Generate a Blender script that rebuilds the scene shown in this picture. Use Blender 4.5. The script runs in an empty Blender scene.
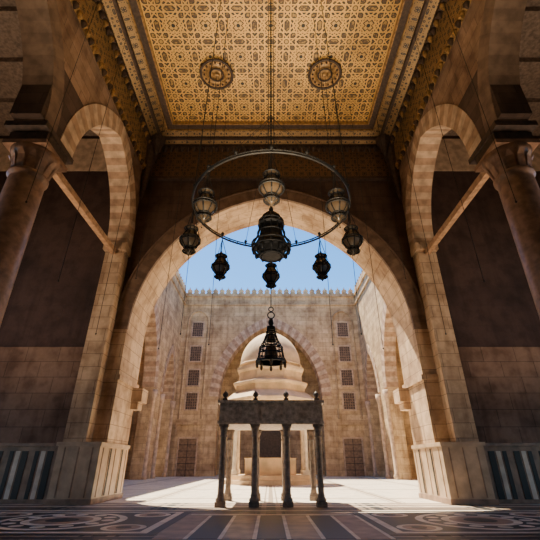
import bpy, math, random
from mathutils import Vector
random.seed(4)
PI=math.pi
# ------------------------------------------------------------------ mesh builder
class MB:
    def __init__(s): s.v=[];s.f=[];s.m=[];s.sm=[]
    def face(s,pts,m=0,sm=False):
        b=len(s.v); s.v+=[tuple(p) for p in pts]; s.f.append(tuple(range(b,b+len(pts)))); s.m.append(m); s.sm.append(sm)
    def box(s,x0,x1,y0,y1,z0,z1,m=0):
        b=len(s.v)
        s.v+=[(x,y,z) for z in(z0,z1) for y in(y0,y1) for x in(x0,x1)]
        for q in((0,2,3,1),(4,5,7,6),(0,1,5,4),(2,6,7,3),(0,4,6,2),(1,3,7,5)):
            s.f.append(tuple(b+i for i in q)); s.m.append(m); s.sm.append(False)
    def lathe(s,prof,c=(0,0,0),seg=24,m=0,sm=True,rot=0.0,sx=1,sy=1):
        b=len(s.v); n=len(prof)
        for (r,z) in prof:
            for i in range(seg):
                a=2*PI*i/seg+rot
                s.v.append((c[0]+r*sx*math.cos(a),c[1]+r*sy*math.sin(a),c[2]+z))
        for j in range(n-1):
            for i in range(seg):
                k=(i+1)%seg
                s.f.append((b+j*seg+i,b+j*seg+k,b+(j+1)*seg+k,b+(j+1)*seg+i)); s.m.append(m); s.sm.append(sm)
        if prof[0][0]>1e-4: s.f.append(tuple(b+i for i in range(seg-1,-1,-1))); s.m.append(m); s.sm.append(False)
        if prof[-1][0]>1e-4: s.f.append(tuple(b+(n-1)*seg+i for i in range(seg))); s.m.append(m); s.sm.append(False)
    def tube(s,p0,p1,r,m=0,seg=6,r1=None):
        p0=Vector(p0);p1=Vector(p1);d=(p1-p0)
        if d.length<1e-6:return
        q=d.to_track_quat('Z','Y'); b=len(s.v); r1=r if r1 is None else r1
        for (p,rr) in((p0,r),(p1,r1)):
            for i in range(seg):
                a=2*PI*i/seg
                s.v.append(tuple(p+q@Vector((rr*math.cos(a),rr*math.sin(a),0))))
        for i in range(seg):
            k=(i+1)%seg
            s.f.append((b+i,b+k,b+seg+k,b+seg+i)); s.m.append(m); s.sm.append(True)
    def poly(s,pts,r,m=0,seg=6,closed=False):
        n=len(pts)
        for i in range(n if closed else n-1): s.tube(pts[i],pts[(i+1)%n],r,m,seg)
    def ring(s,c,R,r,m=0,n=48,axis='z',seg=6):
        pts=[]
        for i in range(n):
            a=2*PI*i/n
            if axis=='z': pts.append((c[0]+R*math.cos(a),c[1]+R*math.sin(a),c[2]))
            elif axis=='y': pts.append((c[0]+R*math.cos(a),c[1],c[2]+R*math.sin(a)))
            else: pts.append((c[0],c[1]+R*math.cos(a),c[2]+R*math.sin(a)))
        s.poly(pts,r,m,seg,True)
    def obj(s,name,mats,parent=None):
        me=bpy.data.meshes.new(name); me.from_pydata(s.v,[],s.f); 
        for m in mats: me.materials.append(m)
        me.polygons.foreach_set('material_index',s.m)
        me.polygons.foreach_set('use_smooth',s.sm)
        me.update()
        import bmesh
        bm=bmesh.new(); bm.from_mesh(me); bmesh.ops.recalc_face_normals(bm,faces=bm.faces); bm.to_mesh(me); bm.free()
        o=bpy.data.objects.new(name,me); bpy.context.collection.objects.link(o)
        if parent: o.parent=parent
        return o
def empty(name,loc=(0,0,0)):
    e=bpy.data.objects.new(name,None); e.location=loc; bpy.context.collection.objects.link(e); return e

def arcpts(hw,spring,apex,n=14,off=0.0):
    rise=max(apex-spring,hw*1.001); e=(rise*rise-hw*hw)/(2*hw); R=hw+e+off
    end=math.acos(min(1,e/R)); L=[]
    for i in range(n+1):
        t=end*i/n
        L.append((e-R*math.cos(t),spring+R*math.sin(t)))
    L[-1]=(0.0,L[-1][1])
    return L+[(-u,z) for u,z in reversed(L[:-1])]
PX=lambda u,v,z:(u,v,z)
PY=lambda u,v,z:(v,u,z)
def arch_wall(mb,P,u0,u1,v0,v1,z0,zt,ops,m=0,msof=None):
    msof=m if msof is None else msof
    def q(a,b,za0,za1,zb0,zb1):
        for v in(v0,v1): mb.face([P(a,v,za0),P(b,v,zb0),P(b,v,zb1),P(a,v,za1)],m)
    cur=u0
    for (c,hw,sp,ap) in ops:
        q(cur,c-hw,z0,zt,z0,zt)
        mb.face([P(c-hw,v0,z0),P(c-hw,v1,z0),P(c-hw,v1,sp),P(c-hw,v0,sp)],msof)
        L=arcpts(hw,sp,ap)
        for i in range(len(L)-1):
            (a,za),(b,zb)=L[i],L[i+1]
            q(c+a,c+b,za,zt,zb,zt)
            mb.face([P(c+a,v0,za),P(c+a,v1,za),P(c+b,v1,zb),P(c+b,v0,zb)],msof)
        mb.face([P(c+hw,v0,z0),P(c+hw,v1,z0),P(c+hw,v1,sp),P(c+hw,v0,sp)],msof)
        cur=c+hw
    q(cur,u1,z0,zt,z0,zt)
    for u in(u0,u1): mb.face([P(u,v0,z0),P(u,v1,z0),P(u,v1,zt),P(u,v0,zt)],m)
    mb.face([P(u0,v0,zt),P(u1,v0,zt),P(u1,v1,zt),P(u0,v1,zt)],m)
def voussoirs(mb,P,c,hw,sp,ap,w,v0,v1,per=9,ma=0,mb2=1,inset=0.012):
    n=per*2
    a=arcpts(hw-inset,sp,ap-inset,n); b=arcpts(hw-inset,sp,ap-inset,n,off=w)
    for i in range(len(a)-1):
        m=ma if i%2==0 else mb2
        q=[a[i],a[i+1],b[i+1],b[i]]
        F=[P(c+u,v0,z) for u,z in q]; B=[P(c+u,v1,z) for u,z in q]
        mb.face(F,m); mb.face(B,m)
        for j in range(4):
            k=(j+1)%4; mb.face([F[j],F[k],B[k],B[j]],m)
# ------------------------------------------------------------------ materials
class NT:
    def __init__(s,name):
        s.mat=bpy.data.materials.new(name); s.mat.use_nodes=True; s.t=s.mat.node_tree; s.n=s.t.nodes; s.l=s.t.links
        s.b=s.n['Principled BSDF']
    def new(s,t,**k):
        x=s.n.new(t)
        for a,b in k.items(): setattr(x,a,b)
        return x
    def put(s,sock,val):
        if isinstance(val,bpy.types.NodeSocket): s.l.new(val,sock)
        else: sock.default_value=val
    def M(s,op,a,b=None,c=None):
        x=s.new('ShaderNodeMath',operation=op); s.put(x.inputs[0],a)
        if b is not None: s.put(x.inputs[1],b)
        if c is not None: s.put(x.inputs[2],c)
        return x.outputs[0]
    def mix(s,f,a,b,mode='MIX'):
        x=s.new('ShaderNodeMix',data_type='RGBA',blend_type=mode)
        s.put(x.inputs[0],f); s.put(x.inputs[6],a if isinstance(a,bpy.types.NodeSocket) else (*a,1)); s.put(x.inputs[7],b if isinstance(b,bpy.types.NodeSocket) else (*b,1))
        return x.outputs[2]
    def noise(s,scale,detail=4,vec=None):
        x=s.new('ShaderNodeTexNoise'); x.inputs['Scale'].default_value=scale; x.inputs['Detail'].default_value=detail
        if vec is not None: s.l.new(vec,x.inputs['Vector'])
        return x.outputs[0]
    def pos(s):
        g=s.new('ShaderNodeNewGeometry'); x=s.new('ShaderNodeSeparateXYZ'); s.l.new(g.outputs['Position'],x.inputs[0])
        y=s.new('ShaderNodeSeparateXYZ'); s.l.new(g.outputs['True Normal'],y.inputs[0])
        return g,x,y
    def bump(s,h,str=0.4,dist=0.03):
        x=s.new('ShaderNodeBump'); x.inputs['Strength'].default_value=str; x.inputs['Distance'].default_value=dist
        s.l.new(h,x.inputs['Height']); s.l.new(x.outputs[0],s.b.inputs['Normal'])
    def ramp(s,f,lo,hi):
        x=s.new('ShaderNodeMapRange'); s.put(x.inputs[0],f); x.inputs[1].default_value=lo; x.inputs[2].default_value=hi
        return x.outputs[0]
def simple(name,c,rough=.6,metal=0,var=.25,sc=6,bump=.2):
    t=NT(name); g,p,n=t.pos()
    f=t.noise(sc,5,g.outputs['Position'])
    col=t.mix(t.ramp(f,.35,.65),tuple(x*(1-var) for x in c),tuple(min(1,x*(1+var)) for x in c))
    t.l.new(col,t.b.inputs['Base Color']); t.b.inputs['Roughness'].default_value=rough; t.b.inputs['Metallic'].default_value=metal
    if bump: t.bump(f,bump,.02)
    return t.mat
def stone(name,c1,c2,mort,bw=1.1,bh=.45,stripe=0.0,sc=(.5,.35,.25),rough=.85,stain=.5):
    t=NT(name); g,p,n=t.pos()
    side=t.M('GREATER_THAN',t.M('ABSOLUTE',n.outputs[0]),.7)
    u=t.M('ADD',t.M('MULTIPLY',p.outputs[1],side),t.M('MULTIPLY',p.outputs[0],t.M('SUBTRACT',1,side)))
    top=t.M('GREATER_THAN',t.M('ABSOLUTE',n.outputs[2]),.7)
    v=t.M('ADD',t.M('MULTIPLY',p.outputs[1],top),t.M('MULTIPLY',p.outputs[2],t.M('SUBTRACT',1,top)))
    cv=t.new('ShaderNodeCombineXYZ'); t.l.new(u,cv.inputs[0]); t.l.new(v,cv.inputs[1])
    b=t.new('ShaderNodeTexBrick'); t.l.new(cv.outputs[0],b.inputs['Vector'])
    b.inputs['Scale'].default_value=1; b.inputs['Brick Width'].default_value=bw; b.inputs['Row Height'].default_value=bh
    b.inputs['Mortar Size'].default_value=.012; b.inputs['Mortar Smooth'].default_value=.3
    b.inputs['Color1'].default_value=(*c1,1); b.inputs['Color2'].default_value=(*c2,1); b.inputs['Mortar'].default_value=(*mort,1)
    col=b.outputs[0]
    if stripe>0:
        row=t.M('MODULO',t.M('FLOOR',t.M('DIVIDE',v,bh)),2)
        col=t.mix(t.M('MULTIPLY',t.M('ABSOLUTE',row),stripe),col,sc)
    f1=t.noise(.55,8,g.outputs['Position']); f2=t.noise(9,4,g.outputs['Position'])
    f3=t.noise(2.2,6,g.outputs['Position'])
    # vertical weather streaks
    sv=t.new('ShaderNodeMapping'); sv.inputs['Scale'].default_value=(1.6,1.6,.16); t.l.new(g.outputs['Position'],sv.inputs['Vector'])
    f4=t.noise(1.6,6,sv.outputs[0])
    col=t.mix(t.M('MULTIPLY',t.ramp(f1,.42,.66),stain),col,(.38,.30,.25),'MULTIPLY')
    col=t.mix(t.M('MULTIPLY',t.ramp(f3,.48,.68),stain*.7),col,(.5,.42,.36),'MULTIPLY')
    col=t.mix(t.M('MULTIPLY',t.ramp(f4,.5,.7),stain*.8),col,(.45,.36,.30),'MULTIPLY')
    col=t.mix(t.M('MULTIPLY',t.ramp(f2,.4,.7),.35),col,(.7,.65,.6),'MULTIPLY')
    t.l.new(col,t.b.inputs['Base Color']); t.b.inputs['Roughness'].default_value=rough
    h=t.M('ADD',t.M('MULTIPLY',b.outputs[1],-1.0),t.M('MULTIPLY',f2,.5))
    t.bump(h,.5,.03)
    return t.mat
def girih(name,s,gold,field,dark,plane='xy',lw=.03,rough=.45,metal=.35,off=(0,0)):
    """interlaced eight-fold star ornament"""
    t=NT(name); g,p,n=t.pos()
    if plane=='xy': X,Y=p.outputs[0],p.outputs[1]
    elif plane=='xz': X,Y=p.outputs[0],p.outputs[2]
    elif plane=='yz': X,Y=p.outputs[1],p.outputs[2]
    X=t.M('ADD',X,off[0]);Y=t.M('ADD',Y,off[1])
    px=t.M('PINGPONG',X,s/2); py=t.M('PINGPONG',Y,s/2)
    def stars(px,py,a):
        l1=t.M('ABSOLUTE',t.M('SUBTRACT',px,a)); l2=t.M('ABSOLUTE',t.M('SUBTRACT',py,a))
        d=t.M('MULTIPLY',t.M('ADD',px,py),.7071); e=t.M('ABSOLUTE',t.M('MULTIPLY',t.M('SUBTRACT',px,py),.7071))
        l3=t.M('ABSOLUTE',t.M('SUBTRACT',d,a)); l4=t.M('ABSOLUTE',t.M('SUBTRACT',e,a))
        return t.M('MINIMUM',t.M('MINIMUM',l1,l2),t.M('MINIMUM',l3,l4))
    qx=t.M('SUBTRACT',s/2,px); qy=t.M('SUBTRACT',s/2,py)
    r=t.M('SQRT',t.M('ADD',t.M('MULTIPLY',px,px),t.M('MULTIPLY',py,py)))
    r2=t.M('SQRT',t.M('ADD',t.M('MULTIPLY',qx,qx),t.M('MULTIPLY',qy,qy)))
    dl=t.M('MINIMUM',stars(px,py,s*.2),stars(qx,qy,s*.1))
    dl=t.M('MINIMUM',dl,t.M('ABSOLUTE',t.M('SUBTRACT',r,s*.31)))
    ang=t.M('ARCTAN2',py,px)
    pet=t.M('COSINE',t.M('MULTIPLY',ang,16))
    core=t.M('LESS_THAN',r,t.M('ADD',s*.17,t.M('MULTIPLY',pet,s*.045)))
    core2=t.M('LESS_THAN',r2,s*.08)
    eye=t.M('LESS_THAN',r,s*.06)
    disc=t.M('LESS_THAN',r,s*.31)
    line=t.M('LESS_THAN',dl,lw*s)
    gap=t.M('LESS_THAN',dl,lw*s*2.2)
    fn=t.noise(16/s*.6,3,g.outputs['Position'])
    fl=t.noise(.5,3,g.outputs['Position'])
    col=t.mix(t.M('GREATER_THAN',fn,.53),field,tuple(x*.5 for x in gold))
    dk=t.mix(t.M('GREATER_THAN',fn,.56),dark,tuple(x*.4 for x in gold))
    col=t.mix(disc,col,dk)
    col=t.mix(core,col,tuple(x*.85 for x in gold)); col=t.mix(core2,col,tuple(x*.7 for x in gold)); col=t.mix(eye,col,dark)
    col=t.mix(gap,col,dark); col=t.mix(line,col,gold)
    col=t.mix(t.M('MULTIPLY',t.ramp(fl,.4,.7),.6),col,(.45,.4,.36),'MULTIPLY')
    t.l.new(col,t.b.inputs['Base Color']); t.b.inputs['Roughness'].default_value=rough
    t.put(t.b.inputs['Metallic'],t.M('MULTIPLY',line,metal))
    t.bump(t.M('ADD',line,t.M('MULTIPLY',core,.6)),.6,.04)
    return t.mat
def marble_floor(name,cell,c1,c2,dark,rough,band=.12):
    t=NT(name); g,p,n=t.pos()
    mx=t.M('PINGPONG',p.outputs[0],cell/2); my=t.M('PINGPONG',p.outputs[1],cell*.65)
    b1=t.M('LESS_THAN',mx,band); b2=t.M('LESS_THAN',my,band)
    b=t.M('MAXIMUM',b1,b2)
    i1=t.M('LESS_THAN',t.M('ABSOLUTE',t.M('SUBTRACT',mx,band*2.4)),band*.3); i2=t.M('LESS_THAN',t.M('ABSOLUTE',t.M('SUBTRACT',my,band*2.4)),band*.3)
    br=t.new('ShaderNodeTexBrick'); t.l.new(g.outputs['Position'],br.inputs['Vector'])
    br.inputs['Scale'].default_value=1; br.inputs['Brick Width'].default_value=.9; br.inputs['Row Height'].default_value=.6; br.inputs['Mortar Size'].default_value=.008
    br.inputs['Color1'].default_value=(*c1,1); br.inputs['Color2'].default_value=(*c2,1); br.inputs['Mortar'].default_value=(*[x*.4 for x in c1],1)
    f=t.noise(1.6,8,g.outputs['Position'])
    col=t.mix(t.M('MULTIPLY',t.ramp(f,.45,.7),.6),br.outputs[0],tuple(x*.5 for x in c2))
    col=t.mix(b,col,dark); col=t.mix(t.M('MAXIMUM',i1,i2),col,tuple(x*.8 for x in dark))
    t.l.new(col,t.b.inputs['Base Color']); t.put(t.b.inputs['Roughness'],t.M('ADD',rough,t.M('MULTIPLY',f,.15)))
    return t.mat

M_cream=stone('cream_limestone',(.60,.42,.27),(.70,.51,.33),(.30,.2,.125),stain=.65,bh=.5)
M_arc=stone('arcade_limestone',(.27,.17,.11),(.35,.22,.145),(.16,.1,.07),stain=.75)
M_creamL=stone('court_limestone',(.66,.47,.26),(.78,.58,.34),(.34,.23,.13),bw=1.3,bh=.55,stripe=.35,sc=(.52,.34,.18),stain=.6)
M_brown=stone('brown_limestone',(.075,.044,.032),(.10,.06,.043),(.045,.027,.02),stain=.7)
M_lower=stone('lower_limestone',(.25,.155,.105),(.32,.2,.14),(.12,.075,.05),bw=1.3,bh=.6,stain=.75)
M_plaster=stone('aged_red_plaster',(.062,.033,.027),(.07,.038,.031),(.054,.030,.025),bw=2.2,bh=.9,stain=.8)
M_pale=simple('voussoir_pale',(.53,.38,.26),.85,0,.25,3)
M_red=simple('voussoir_red',(.39,.25,.16),.85,0,.25,3)
M_ringA=simple('ring_brown',(.15,.095,.065),.85,0,.25,3)
M_ringB=simple('ring_brown_light',(.175,.112,.077),.85,0,.25,3)
M_dado=simple('marble_cream',(.50,.36,.24),.35,0,.2,2.5,.05)
M_marW=simple('marble_white',(.74,.64,.51),.42,0,.2,2.5,.05)
M_marB=simple('marble_black',(.012,.012,.013),.45,0,.3,3,.05)
M_marR=simple('marble_brown',(.30,.19,.125),.42,0,.35,2.5,.05)
M_col=simple('column_granite',(.27,.155,.10),.4,0,.3,5,.1)
M_wood=simple('dark_wood',(.05,.03,.022),.55,0,.4,8)
M_wood2=simple('weathered_wood',(.20,.145,.11),.6,0,.35,8)
M_wood3=simple('weathered_wood_grey',(.42,.33,.26),.7,0,.35,8)
M_beam=simple('tie_beam_wood',(.36,.21,.12),.7,0,.3,6)
M_bronze=simple('dark_bronze',(.02,.02,.023),.5,.5,.4,14)
M_brass=simple('aged_brass',(.16,.10,.055),.45,.6,.35,14)
M_iron=simple('black_iron',(.018,.016,.015),.55,.4,.3,10,0)
M_goldtrim=simple('gilt_trim',(.30,.17,.06),.45,.3,.5,7)
M_dome=simple('dome_plaster',(.74,.55,.35),.8,0,.2,1.1)
M_window=simple('window_dark',(.09,.058,.04),.5,0,.3,4,0)
M_door=simple('door_wood',(.24,.15,.09),.6,0,.3,4,.2)
M_ceil=girih('painted_ceiling',1.3,(.70,.42,.13),(.10,.057,.028),(.014,.012,.013),'xy',.02)
M_border=girih('painted_border_xy',.7,(.30,.18,.07),(.045,.026,.016),(.014,.009,.008),'xy',.032)
M_frF=girih('frieze_front',.8,(.15,.085,.042),(.035,.019,.014),(.012,.008,.007),'xz',.028)
M_frS=girih('frieze_side',.75,(.34,.21,.085),(.05,.029,.017),(.015,.01,.008),'yz',.032)
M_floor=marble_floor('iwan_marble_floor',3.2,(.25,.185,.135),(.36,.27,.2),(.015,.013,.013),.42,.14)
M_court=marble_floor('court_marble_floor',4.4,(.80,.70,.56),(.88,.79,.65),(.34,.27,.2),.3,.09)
M_glass=NT('lamp_glass'); M_glass.b.inputs['Base Color'].default_value=(.13,.085,.05,1); M_glass.b.inputs['Roughness'].default_value=.3
M_glass.b.inputs['Transmission Weight'].default_value=.4; M_glass=M_glass.mat

# ------------------------------------------------------------------ floors
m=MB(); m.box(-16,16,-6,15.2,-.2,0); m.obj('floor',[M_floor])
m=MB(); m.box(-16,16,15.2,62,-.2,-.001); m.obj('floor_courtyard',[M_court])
for sx in(-1,1):
    m=MB(); cx,cy=4.9*sx,10.6
    m.box(cx-2.7,cx+2.7,cy-2.0,cy+2.0,0,.006,0)
    m.box(cx-2.5,cx+2.5,cy-1.8,cy+1.8,0,.009,1)
    m.box(cx-2.32,cx+2.32,cy-1.62,cy+1.62,0,.011,0)
    def disc(x,y,r,z,mi,seg=40):
        m.lathe([(r,0),(r,z),(0,z)],(x,y,0),seg,mi,False)
    disc(cx,cy,1.46,.013,1); disc(cx,cy,1.28,.015,0); disc(cx,cy,.86,.018,1); disc(cx,cy,.68,.021,2); disc(cx,cy,.36,.024,0)
    for i in range(12):
        a=2*PI*i/12; disc(cx+1.07*math.cos(a),cy+1.07*math.sin(a),.15,.018,1,12)
    for dx in(-1,1):
        for dy in(-1,1):
            disc(cx+dx*1.82,cy+dy*1.1,.46,.013,1,28); disc(cx+dx*1.82,cy+dy*1.1,.34,.015,2,28); disc(cx+dx*1.82,cy+dy*1.1,.16,.018,0,28)
    m.obj('floor_marble_inlay',[M_marB,M_marW,M_marR])
m=MB()
for i in range(-3,4):
    m.box(i*.62-.28,i*.62+.28,8.2,11.6,0,.006,2 if i%2 else 1)
    m.box(i*.62+.27,i*.62+.35,8.2,11.6,0,.007,0)
m.box(-16,16,12.7,12.85,0,.006,0); m.box(-2.1,2.1,11.7,11.9,0,.006,0)
for y in(12.95,13.4): m.box(-16,16,y,y+.14,0,.005,1)
for y in(13.9,14.6): m.box(-16,16,y,y+.14,0,.005,0)
m.obj('floor_marble_strips',[M_marW,M_marB,M_marR])

# ------------------------------------------------------------------ front wall with great arch
AHW,ASP,AAP=5.96,6.15,12.95
IMP=4.3
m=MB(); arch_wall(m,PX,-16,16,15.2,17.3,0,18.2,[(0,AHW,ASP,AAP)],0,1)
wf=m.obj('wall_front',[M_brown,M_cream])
m=MB(); voussoirs(m,PX,0,AHW,ASP,AAP,.55,15.10,15.24,17,0,1); voussoirs(m,PX,0,AHW,ASP,AAP,.8,17.26,17.38,17,2,2)
L=arcpts(AHW,ASP,AAP,34,off=.6)
m.poly([(u,15.12,z) for u,z in L],.06,0,6)
for sx in(-1,1):
    x0,x1=sorted((sx*5.94,sx*6.6)); m.box(x0,x1,15.1,17.36,1.75,ASP,2)
    x0,x1=sorted((sx*5.86,sx*6.7)); m.box(x0,x1,15.04,17.42,IMP-.2,IMP,2)
    x0,x1=sorted((sx*5.5,sx*6.3)); m.box(x0,x1,16.9,17.7,IMP-.75,IMP-.2,2); 
    x0,x1=sorted((sx*5.66,sx*6.3)); m.box(x0,x1,17.0,17.6,IMP-1.05,IMP-.75,2)
m.obj('great_arch_voussoirs',[M_ringA,M_ringB,M_cream],wf)
for sx in(-1,1):
    m=MB()
    x0,x1=sorted((sx*5.9,sx*7.36)); m.box(x0,x1,14.5,17.42,0,1.75,0)
    x0,x1=sorted((sx*5.86,sx*7.42)); m.box(x0,x1,14.45,17.46,1.75,1.87,0); m.box(x0,x1,14.45,17.46,0,.16,2)
    for k in range(5):
        y=14.8+k*.6
        a,b=sorted((sx*5.885,sx*5.9)); m.box(a,b,y-.02,y+.02,.2,1.7,2)
        if k%2: m.box(a,b,y+.1,y+.2,.2,1.7,1)
    for k in range(3):
        x=sx*(6.15+k*.48); m.box(x-.018,x+.018,14.485,14.5,.2,1.7,2)
    x0,x1=sorted((sx*7.4,sx*15.9)); m.box(x0,x1,15.02,15.2,0,1.75,2); m.box(x0,x1,14.96,15.2,1.75,1.86,2)
    for k in range(9):
        x=sx*(7.85+k*.9); m.box(x-.11,x+.11,15.0,15.05,.12,1.6,1)
        x=sx*(8.10+k*.9); m.box(x-.08,x+.08,15.005,15.05,.12,1.6,3)
        x=sx*(8.32+k*.9); m.box(x-.07,x+.07,15.0,15.05,.12,1.6,1)
    m.obj('trim_marble_dado',[M_dado,M_marB,M_marR,M_marW],wf)
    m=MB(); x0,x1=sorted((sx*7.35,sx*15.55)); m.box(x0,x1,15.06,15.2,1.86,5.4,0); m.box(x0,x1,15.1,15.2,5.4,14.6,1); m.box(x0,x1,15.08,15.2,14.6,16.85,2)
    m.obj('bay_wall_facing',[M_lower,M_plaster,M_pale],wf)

# ------------------------------------------------------------------ side arcades
XA0,XA1=6.5,7.3
m=MB(); m.box(-16.2,16.2,-5.6,-5,0,17.2,0); m.obj('wall_rear',[M_lower])
for sx,nm in((-1,'left'),(1,'right')):
    v0,v1=sx*XA0,sx*XA1
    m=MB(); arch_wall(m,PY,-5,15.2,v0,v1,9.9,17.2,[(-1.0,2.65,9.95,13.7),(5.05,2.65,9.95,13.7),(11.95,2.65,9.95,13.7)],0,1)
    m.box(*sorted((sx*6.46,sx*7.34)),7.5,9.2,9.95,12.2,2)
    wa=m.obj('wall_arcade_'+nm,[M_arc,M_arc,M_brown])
    m=MB()
    voussoirs(m,PY,11.95,2.65,9.95,13.7,.75,sx*(XA0-.06),sx*(XA1+.05),8,0,1)
    voussoirs(m,PY,5.05,2.65,9.95,13.7,.6,sx*(XA0-.06),sx*(XA1+.05),8,2,3)
    m.obj('arcade_voussoirs',[M_pale,M_red,M_ringB,M_ringA],wa)
    m=MB(); a,b=sorted((v0,v1)); m.box(a,b,14.6,15.2,1.87,9.95,0)
    a,b=sorted((sx*6.42,sx*7.38)); m.box(a,b,14.45,15.2,9.6,9.95,0)
    m.obj('respond_pier',[M_cream],wa)
    m=MB(); m.box(sx*6.9-.1,sx*6.9+.1,9.1,14.55,9.38,9.62,0)
    m.obj('tie_beam',[M_beam],wa)
    for cy in(8.5,1.9):
        m=MB(); c=(sx*6.95,cy,0)
        m.box(c[0]-.75,c[0]+.75,cy-.75,cy+.75,0,.35,1)
        m.lathe([(.72,.35),(.74,.5),(.6,.58),(.58,.66),(.66,.74),(.62,.85),(.53,.95),(.52,1.2),(.5,4.5),(.46,8.25),(.46,8.35),(.52,8.4),(.52,8.5),(.46,8.55)],c,40,0)
        m.lathe([(.46,8.55),(.49,8.7),(.52,8.9),(.58,9.1),(.66,9.25)],c,32,0)
        for i in range(12):
            a=2*PI*i/12; ca,sa=math.cos(a),math.sin(a)
            def pt(r,w,z): return (c[0]+r*ca-w*sa,c[1]+r*sa+w*ca,z)
            m.face([pt(.47,-.1,8.55),pt(.47,.1,8.55),pt(.55,.1,8.9),pt(.55,-.1,8.9)],0)
            m.face([pt(.55,-.1,8.9),pt(.55,.1,8.9),pt(.64,.03,9.05),pt(.64,-.03,9.05)],0)
        m.box(c[0]-.62,c[0]+.62,cy-.62,cy+.62,9.24,9.38,0)
        m.box(c[0]-.55,c[0]+.55,cy-.55,cy+.55,9.38,9.72,1)
        m.box(c[0]-.6,c[0]+.6,cy-.8,cy+.8,9.72,9.9,1)
        m.obj('marble_column',[M_col,M_wood])
    m=MB(); a,b=sorted((sx*7.3,sx*16.2)); m.box(a,b,-5,15.2,17.2,17.5,0)
    a,b=sorted((sx*7.3,sx*15.6))
    for k in range(9): m.box(a,b,-4+k*2.1,-3.7+k*2.1,16.9,17.2,0)
    m.obj('ceiling_side_bay',[M_wood2])
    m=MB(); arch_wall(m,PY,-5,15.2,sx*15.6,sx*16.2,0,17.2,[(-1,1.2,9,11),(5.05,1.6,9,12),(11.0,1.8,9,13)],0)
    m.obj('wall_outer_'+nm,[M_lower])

# ------------------------------------------------------------------ ceiling
m=MB()
m.face([(-5,-5,16.8),(5,-5,16.8),(5,13.9,16.8),(-5,13.9,16.8)],0)
m.box(-7.3,7.3,-5,15.3,17.2,17.4,2)
m.face([(-5.25,-5,16.75),(-5.25,14.1,16.75),(-6.4,15.2,16.3),(-6.4,-5,16.3)],1)
m.face([(5.25,-5,16.75),(5.25,14.1,16.75),(6.4,15.2,16.3),(6.4,-5,16.3)],1)
m.face([(-5.25,14.1,16.75),(5.25,14.1,16.75),(6.4,15.2,16.3),(-6.4,15.2,16.3)],1)
ceil=m.obj('ceiling',[M_ceil,M_border,M_wood])
m=MB()
def frame(off,w,z0,z1,mi):
    a=5+off
    m.box(-a-w,-a,-5,13.9+off+w,z0,z1,mi); m.box(a,a+w,-5,13.9+off+w,z0,z1,mi); m.box(-a,a,13.9+off,13.9+off+w,z0,z1,mi)
frame(-.04,.06,16.6,16.85,0); frame(.02,.28,16.62,16.85,1); frame(.30,.05,16.52,16.85,0)
frame(.72,.12,16.38,16.7,1)
m.box(-6.4,6.4,14.98,15.2,16.16,16.34,1); m.box(-6.4,6.4,15.02,15.2,14.05,14.2,1)
for sx in(-1,1):
    a,b=sorted((sx*6.2,sx*6.5)); m.box(a,b,-5,15.1,16.16,16.34,1)
    a,b=sorted((sx*6.3,sx*6.5)); m.box(a,b,-5,15.1,14.55,14.7,0)
m.obj('trim_ceiling_frame',[M_goldtrim,M_wood],ceil)
m=MB()
m.box(-6.45,6.45,15.07,15.2,14.2,16.2,0)
m.obj('frieze_front_carved_panel',[M_frF],wf)
m=MB()
for sx in(-1,1):
    a,b=sorted((sx*6.38,sx*6.5)); m.box(a,b,-5,15.1,14.7,16.2,0)
m.obj('frieze_side_panels',[M_frS],ceil)
m=MB()
for sx in(-1,1):
    for k in range(66):
        y=-4.6+k*.3
        m.lathe([(0,-.34),(.05,-.26),(.09,-.12),(.13,0)],(sx*6.28,y,16.16),6,k%2)
        m.lathe([(0,-.3),(.05,-.2),(.08,-.1),(.12,0)],(sx*6.36,y,14.55),6,k%2)
for k in range(42):
    x=-6.15+k*.3
    m.lathe([(0,-.34),(.05,-.26),(.09,-.12),(.13,0)],(x,15.02,16.16),6,1)
for sx in(-1,1):
    m.lathe([(0,-3.4),(.06,-3.3),(.1,-3.0),(.16,-2.4),(.22,-1.9),(.3,-1.2),(.42,-.6),(.5,0)],(sx*6.35,15.0,16.1),10,1,False)
    m.lathe([(0,-1.1),(.1,-1.0),(.2,-.6),(.34,-.3),(.4,0)],(sx*5.9,14.7,16.4),8,1,False)
m.obj('muqarnas_cornice',[M_goldtrim,M_wood],ceil)
for sx in(-1,1):
    m=MB(); c=(sx*2.42,11.17,16.8)
    m.lathe([(0,-.22),(.1,-.2),(.16,-.12),(.34,-.09),(.42,-.14),(.5,-.09),(.6,-.08),(.68,-.11),(.7,0)],c,32,0,False)
    for i in range(16):
        a=2*PI*i/16; m.lathe([(0,-.16),(.04,-.13),(.05,-.06)],(c[0]+.55*math.cos(a),c[1]+.55*math.sin(a),c[2]),8,1)
    m.ring((c[0],c[1],c[2]-.12),.7,.06,1); m.ring((c[0],c[1],c[2]-.14),.3,.04,1,24)
    m.obj('ceiling_medallion',[M_goldtrim,M_wood],ceil)

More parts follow.
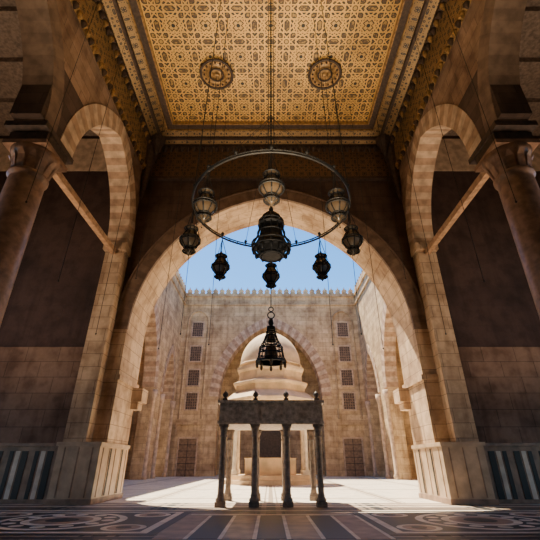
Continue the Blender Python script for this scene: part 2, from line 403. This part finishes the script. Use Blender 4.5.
# ------------------------------------------------------------------ chandelier
def lantern(m,c,s,mi=0,mg=1):
    x,y,z=c
    P=[(0,.52),(.03,.5),(.05,.44),(.1,.4),(.16,.36),(.17,.33),(.13,.31),(.12,.26),(.2,.12),(.25,.02),(.26,-.04),(.22,-.14),(.13,-.24),(.1,-.28),(.14,-.34),(.15,-.36),(.06,-.4),(.03,-.46),(0,-.5)]
    m.lathe([(r*s*.93,zz*s) for r,zz in P],c,16,mg)
    for zz,r in((.345,.175),(.27,.125),(.02,.262),(-.05,.268),(-.25,.135),(-.35,.16)): m.ring((x,y,z+zz*s),r*s,.02*s,mi,16,seg=4)
    for i in range(8):
        a=2*PI*i/8
        m.poly([(x+r*s*math.cos(a),y+r*s*math.sin(a),z+zz*s) for r,zz in P[3:17]],.016*s,mi,4)
    for i in range(3):
        a=2*PI*i/3; m.tube((x+.25*s*math.cos(a),y+.25*s*math.sin(a),z+.02*s),(x,y,z+.95*s),.01*s,mi,4)
root=empty('ring_chandelier')
CX,CY,CZ,CR=0,8.1,7.12,2.02
m=MB()
for rr,zz,th in((CR,0,.028),(CR,.07,.018)): m.ring((CX,CY,CZ+zz),rr,th,0,96)
for i in range(48):
    a=2*PI*i/48; p=(CX+CR*math.cos(a),CY+CR*math.sin(a))
    m.tube((p[0],p[1],CZ),(p[0],p[1],CZ+.07),.012,0,4)
    if i%3==0:
        m.lathe([(0,0),(.035,.03),(.05,.08),(.02,.11),(0,.15)],(p[0],p[1],CZ+.07),8,0)
m.obj('hoop',[M_iron],root)
m=MB()
for i in range(8):
    a=2*PI*i/8; x=CX+CR*math.cos(a); y=CY+CR*math.sin(a)
    m.tube((x,y,CZ),(x,y,CZ-.5),.012,0,4)
    lantern(m,(x,y,CZ-.95),.95)
m.obj('glass_lanterns',[M_iron,M_glass],root)
m=MB()
c=(CX,CY,6.25)
P=[(0,.95),(.04,.93),(.07,.84),(.04,.78),(.1,.72),(.2,.62),(.26,.5),(.24,.47),(.3,.44),(.31,.36),(.28,.34),(.32,.1),(.36,-.05),(.44,-.2),(.46,-.24),(.45,-.34),(.4,-.36),(.36,-.48),(.3,-.5),(.26,-.56)]
m.lathe([(r*.9,z) for r,z in P],c,12,0,False)
for zz,r in((.45,.31),(.35,.32),(.1,.34),(-.22,.48),(-.35,.47),(-.55,.28)): m.ring((c[0],c[1],c[2]+zz),r,.024,0,24,seg=5)
for i in range(12):
    a=2*PI*i/12; 
    m.poly([(c[0]+(r+.01)*math.cos(a),c[1]+(r+.01)*math.sin(a),c[2]+zz) for r,zz in P[4:20]],.018,0,4)
    m.lathe([(0,-.16),(.04,-.12),(.05,-.04),(.03,0)],(c[0]+.42*math.cos(a),c[1]+.42*math.sin(a),c[2]-.36),8,0)
m.obj('central_lantern',[M_bronze],root)
m=MB()
def chain(m,p0,p1,r=.012,step=.12):
    m.tube(p0,p1,r,0,4)
    p0=Vector(p0);p1=Vector(p1);n=int((p1-p0).length/step)
    for i in range(n):
        q=p0.lerp(p1,(i+.5)/n); m.lathe([(0,-.03),(r*2.0,0),(0,.03)],q,5,0)
chain(m,(CX,CY,7.2),(CX,CY,16.8),.018)
for dx in(-.08,.08): m.tube((CX+dx,CY,7.2),(CX+dx,CY,16.8),.011,0,4)
for i in range(8):
    a=2*PI*(i+.5)/8; x=CX+CR*math.cos(a); y=CY+CR*math.sin(a)
    if i in(0,3,4,7): m.tube((x,y,CZ+.1),(x*.9,CY+(y-CY)*.9,16.8),.013,0,4)
    m.tube((x,y,CZ+.1),(CX,CY,CZ+3.4),.007,0,4)
m.obj('chains',[M_iron],root)
# lower hanging openwork bronze lantern
m=MB(); c=(0,10.6,4.2)
P=[(.05,.78),(.08,.64),(.05,.58),(.1,.54),(.12,.4),(.17,.24),(.22,.1),(.3,-.04),(.32,-.1),(.36,-.33),(.40,-.46)]
m.lathe([(0,.80)]+P[:4]+[(.11,.5),(0,.48)],c,16,0)
m.lathe([(0,.42),(.07,.36),(.12,.2),(.13,.1),(0,.08)],c,14,1)
m.lathe([(0,.0),(.1,-.02),(.17,-.12),(.2,-.3),(.14,-.42),(0,-.46)],c,14,1)
for zz,r in((.54,.11),(.47,.12),(.4,.135),(.27,.165),(.1,.23),(.03,.27),(-.07,.33),(-.12,.335),(-.24,.35),(-.40,.395),(-.46,.42)): m.ring((c[0],c[1],c[2]+zz),r,.016,0,24,seg=4)
m.lathe([(.43,-.44),(.43,-.5),(.36,-.5),(.36,-.44),(.43,-.44)],c,24,0,False)
for i in range(16):
    a=2*PI*i/16; m.poly([(c[0]+r*math.cos(a),c[1]+r*math.sin(a),c[2]+zz) for r,zz in P[3:]],.013,0,4)
for i in range(8):
    a=2*PI*i/8; m.lathe([(0,-.16),(.035,-.12),(.04,-.04),(.02,0)],(c[0]+.39*math.cos(a),c[1]+.39*math.sin(a),c[2]-.5),8,1)
m.ring((0,10.6,5.1),.1,.018,0,14,'y'); m.ring((0,10.6,5.29),.07,.016,0,12,'y')
m.tube((0,10.6,5.36),(0,10.6,16.8),.014,0,4)
m.obj('hanging_openwork_lantern',[M_bronze,M_brass])
m=MB()
for sx in(-1,1):
    for (x,y,z0,z1) in((2.42,11.17,8.6,16.6),(5.7,9.2,5.6,16.4),(6.0,12.6,5.2,16.2),(5.2,13.2,7.6,16.5),(3.1,12.6,5.2,16.7),(3.9,13.0,4.8,16.7),(2.2,13.2,5.0,16.7),(6.05,7.6,7,16.2)):
        m.tube((sx*x,y,z0),(sx*x,y,z1),.010,0,4)
        m.lathe([(0,-.08),(.03,-.04),(0,.02)],(sx*x,y,z0),6,0)
m.obj('suspension_wires',[M_iron],ceil)

# ------------------------------------------------------------------ columned platform (dikka)
root=empty('columned_tribune_platform')
DW=1.74; Y0,Y1=13.7,16.3
m=MB()
m.box(-DW,DW,Y0,Y1,2.46,3.06,0)
m.box(-DW-.05,DW+.05,Y0-.05,Y1+.05,2.38,2.48,0); m.box(-DW-.08,DW+.08,Y0-.08,Y1+.08,3.05,3.14,1)
for k in range(5):
    x=-DW+.36+k*(2*DW-.72)/4
    for a,b,z0,z1 in((-.3,.3,2.54,2.57),(-.3,.3,2.95,2.98),(-.3,-.27,2.57,2.95),(.27,.3,2.57,2.95)): m.box(x+a,x+b,Y0-.03,Y0,z0,z1,0)
m.obj('deck_slab',[M_wood3,M_wood3],root)
cx=[-1.58,-.53,.53,1.58]
m=MB()
for y in(Y0+.15,Y1-.15):
    for x in cx:
        m.box(x-.16,x+.16,y-.16,y+.16,0,.14,0)
        m.lathe([(.15,.14),(.16,.2),(.11,.27),(.12,.3),(.1,.35),(.1,1.2),(.092,1.98),(.12,2.0),(.12,2.04),(.1,2.07),(.11,2.16),(.14,2.26),(.15,2.32)],(x,y,0),20,0)
        m.box(x-.16,x+.16,y-.16,y+.16,2.31,2.39,0)
m.obj('columns',[M_wood2],root)
m=MB()
for y in(Y0+.1,Y1-.1):
    for x in cx:
        m.box(x-.08,x+.08,y-.08,y+.08,3.13,3.22,0)
        m.lathe([(.05,3.22),(.035,3.24),(.09,3.3),(.1,3.36),(.06,3.42),(.02,3.45),(0,3.5)],(x,y,0),14,0)
m.obj('finials',[M_wood],root)

# ------------------------------------------------------------------ courtyard ablution fountain
root=empty('domed_ablution_fountain'); FC=(0,30,0)
r8=PI/8
m=MB()
m.lathe([(3.5,0),(3.5,.25),(3.1,.25),(3.1,.5),(1.9,.5),(1.9,1.5),(2.0,1.55),(0,1.55)],FC,8,0,False,r8)
m.lathe([(2.75,4.1),(2.75,4.9),(3.0,5.0),(3.45,5.1),(3.5,5.3),(2.95,5.75),(2.75,5.85),(2.75,6.3),(2.95,6.4),(2.95,6.5),(2.55,6.65),(2.5,7.3),(2.7,7.45),(2.7,7.65),(2.4,7.75)],FC,8,0,False,r8)
m.obj('octagonal_canopy',[M_dome],root)
m=MB()
for i in range(8):
    a=2*PI*i/8+r8; x=2.62*math.cos(a); y=30+2.62*math.sin(a)
    m.box(x-.22,x+.22,y-.22,y+.22,.5,.8,0)
    m.lathe([(.2,.8),(.16,.9),(.15,3.6),(.2,3.7),(.17,3.75),(.27,4.05)],(x,y,0),14,0); m.box(x-.28,x+.28,y-.28,y+.28,4.0,4.15,0)
m.obj('columns',[M_marW],root)
m=MB()
prof=[]
for i in range(15):
    t=i/14; a=t*PI/2
    prof.append((2.35*math.cos(a)**.9 if i<14 else 0,7.75+.25*(1 if t>0 else 0)+2.45*math.sin(a)+.25*t**3))
m.lathe([(2.35,7.7)]+prof,FC,40,0)
m.ring((0,30,7.95),2.38,.07,0,48)
m.lathe([(0,10.4),(.06,10.5),(.14,10.7),(.04,10.85),(.1,11.0),(.03,11.1),(.02,11.5)],FC,12,1)
m.ring((0,30,11.65),.17,.03,1,20,'y')
m.obj('dome',[M_dome,M_brass],root)

# ------------------------------------------------------------------ courtyard walls
CWY,CWX,CWZ=45.0,10.8,20.6
m=MB(); arch_wall(m,PX,-CWX-3.5,CWX+3.5,CWY,CWY+1.6,0,CWZ,[(0,5.9,8.0,16.4)],0)
m.box(-CWX,CWX,CWY-.14,CWY,CWZ-1.5,CWZ-1.3,0); m.box(-CWX,CWX,CWY-.18,CWY,CWZ-.35,CWZ,0)
for sx in(-1,1):
    L=arcpts(1.25,16.9,18.3,8)
    m.poly([(sx*8.9-1.25,CWY-.03,5.6)]+[(sx*8.9+u,CWY-.03,z) for u,z in L]+[(sx*8.9+1.25,CWY-.03,5.6)],.14,0,4)
    a,b=sorted((sx*7.3,sx*10.5)); m.box(a,b,CWY-.18,CWY,5.0,5.25,0)
    for x in(7.45,10.35): m.box(sx*x-.12,sx*x+.12,CWY-.15,CWY,0,5.0,0)
wb=m.obj('wall_courtyard_back',[M_creamL])
m=MB(); voussoirs(m,PX,0,5.9,8.0,16.4,1.1,CWY-.08,CWY+1.7,12,0,1); m.obj('back_arch_voussoirs',[M_pale,M_red],wb)
m=MB(); arch_wall(m,PX,-9,9,52,53,0,19,[(0,1.6,5.5,7.8)],0); m.box(-9,-8,46.6,53,0,19,0); m.box(8,9,46.6,53,0,19,0); m.box(-9,9,46.6,53,19,19.4,0)
m.box(-2,2,53,53.3,0,9,1)
m.obj('wall_back_iwan',[M_creamL,M_window],wb)
wi={'window':0,'door':0}
def window(x,z,w,h,kind='window',v=CWY):
    wi[kind]+=1
    m=MB()
    def B(u0,u1,d,z0,z1,mi): m.box(u0,u1,v-d,v,z0,z1,mi)
    B(x-w/2,x+w/2,.03,z,z+h,1)
    for a,b,c,d in((x-w/2-.14,x-w/2,z-.14,z+h+.14),(x+w/2,x+w/2+.14,z-.14,z+h+.14),(x-w/2,x+w/2,z+h,z+h+.14),(x-w/2,x+w/2,max(0,z-.14),z)): B(a,b,.14,c,d,0)
    nb=5 if kind=='window' else 2
    for i in range(1,nb): B(x-w/2+i*w/nb-.03,x-w/2+i*w/nb+.03,.07,z,z+h,2)
    for i in range(1,6): B(x-w/2,x+w/2,.06,z+i*h/6-.03,z+i*h/6+.03,2)
    m.obj('%s_%d'%(kind,wi[kind]),[M_pale,M_window if kind=='window' else M_door,M_door if kind=='window' else M_wood],wb)
for sx in(-1,1):
    for z in(6.6,9.2,12.0,15.0): window(sx*8.9,z,1.25,1.75)
    window(sx*8.9,0,1.9,3.6,'door')
for sx,nm in((-1,'left'),(1,'right')):
    m=MB(); arch_wall(m,PY,17.3,CWY,sx*CWX,sx*(CWX+1.0),0,CWZ,[(21.0,1.7,7,10),(30.5,5.6,7.5,15.2),(41.4,2.1,7.5,12.2)],0)
    a,b=sorted((sx*(CWX-.16),sx*CWX)); m.box(a,b,17.3,CWY,CWZ-.35,CWZ,0); m.box(a,b,17.3,CWY,CWZ-1.5,CWZ-1.3,0)
    wc=m.obj('wall_courtyard_'+nm,[M_creamL])
    m=MB()
    voussoirs(m,PY,30.5,5.6,7.5,15.2,1.0,sx*(CWX-.07),sx*(CWX+1.05),11,0,1)
    voussoirs(m,PY,41.4,2.1,7.5,12.2,.7,sx*(CWX-.07),sx*(CWX+1.05),7,0,1)
    m.obj('court_arch_voussoirs',[M_pale,M_red],wc)
    m=MB(); arch_wall(m,PY,17.3,CWY,sx*15.0,sx*15.5,0,CWZ,[(30.5,2,4,6.5)],0)
    a,b=sorted((sx*11.8,sx*15.5)); m.box(a,b,17.3,CWY,CWZ-.5,CWZ,0)
    for y in(23.5,37.6): m.box(a,b,y,y+1.2,0,CWZ-.5,0)
    a,b=sorted((sx*15.5,sx*16)); m.box(a,b,27,34,0,8,1)
    m.obj('wall_recess_'+nm,[M_creamL,M_window],wc)
    m=MB()
    for y in(24.6,36.4,39.1,43.7):
        m.lathe([(.3,0),(.3,.3),(.2,.4),(.18,6.4),(.3,6.7),(.32,7.3)],(sx*(CWX-.1),y,0),14,0)
    m.obj('engaged_columns',[M_pale],wc)
m=MB()
def merlon(P,u,v0,v1,z):
    prof=[(-.36,0),(-.36,.18),(-.2,.3),(-.34,.48),(-.22,.66),(-.08,.72),(0,1.05),(.08,.72),(.22,.66),(.34,.48),(.2,.3),(.36,.18),(.36,0)]
    F=[P(u+a,v0,z+b) for a,b in prof];B=[P(u+a,v1,z+b) for a,b in prof]
    m.face(F);m.face(B)
    for i in range(len(prof)):
        k=(i+1)%len(prof); m.face([F[i],F[k],B[k],B[i]])
n=26
for i in range(n): merlon(PX,-CWX+.42+i*(2*CWX-.84)/(n-1),CWY,CWY+.3,CWZ)
for sx in(-1,1):
    for i in range(33): merlon(PY,17.8+i*.83,sx*CWX,sx*(CWX+.3),CWZ)
m.obj('parapet_crenellation',[M_creamL],wb)

# ------------------------------------------------------------------ light
w=bpy.data.worlds.new('World'); bpy.context.scene.world=w; w.use_nodes=True
nt=w.node_tree; bg=nt.nodes['Background']; sky=nt.nodes.new('ShaderNodeTexSky'); sky.sky_type='NISHITA'; sky.sun_disc=False
sky.sun_elevation=math.radians(65); sky.sun_rotation=math.radians(-25); sky.air_density=1.0; sky.dust_density=.2; sky.ozone_density=2.5
hs=nt.nodes.new('ShaderNodeHueSaturation'); hs.inputs['Saturation'].default_value=1.35
nt.links.new(sky.outputs[0],hs.inputs['Color'])
nt.links.new(hs.outputs[0],bg.inputs[0]); bg.inputs[1].default_value=.42
L=bpy.data.lights.new('sun','SUN'); L.energy=21; L.angle=.01; L.color=(1,.86,.64)
o=bpy.data.objects.new('sun',L); bpy.context.collection.objects.link(o)
d=Vector((.25,-.40,-1.0)); o.rotation_euler=d.to_track_quat('-Z','Y').to_euler()
def area(name,loc,tgt,size,e,col,spread=180):
    L=bpy.data.lights.new(name,'AREA'); L.energy=e; L.size=size; L.color=col; L.spread=math.radians(spread)
    o=bpy.data.objects.new(name,L); o.location=loc; o.rotation_euler=(Vector(tgt)-Vector(loc)).to_track_quat('-Z','Y').to_euler()
    bpy.context.collection.objects.link(o)
area('ceiling_fill_light',(0,3,.6),(0,6,16.8),3,650,(1,.80,.52),70)  # added fill with no real fixture, out of view, brightens ceiling and hall
for sx in(-1,1):
    area('bay_fill_light_%s'%('left' if sx<0 else 'right'),(sx*11,8,1.0),(sx*8.5,12.5,13),2.5,280,(1,.72,.48),100)  # unseen warm fills added to lift the side bays, not building lamps

# ------------------------------------------------------------------ camera
cam=bpy.data.cameras.new('camera'); co=bpy.data.objects.new('camera',cam); bpy.context.collection.objects.link(co)
cam.lens=25.33; cam.sensor_width=36; cam.clip_end=500
co.location=(-.03,0,1.2); co.rotation_euler=(math.radians(117),0,0)
bpy.context.scene.camera=co
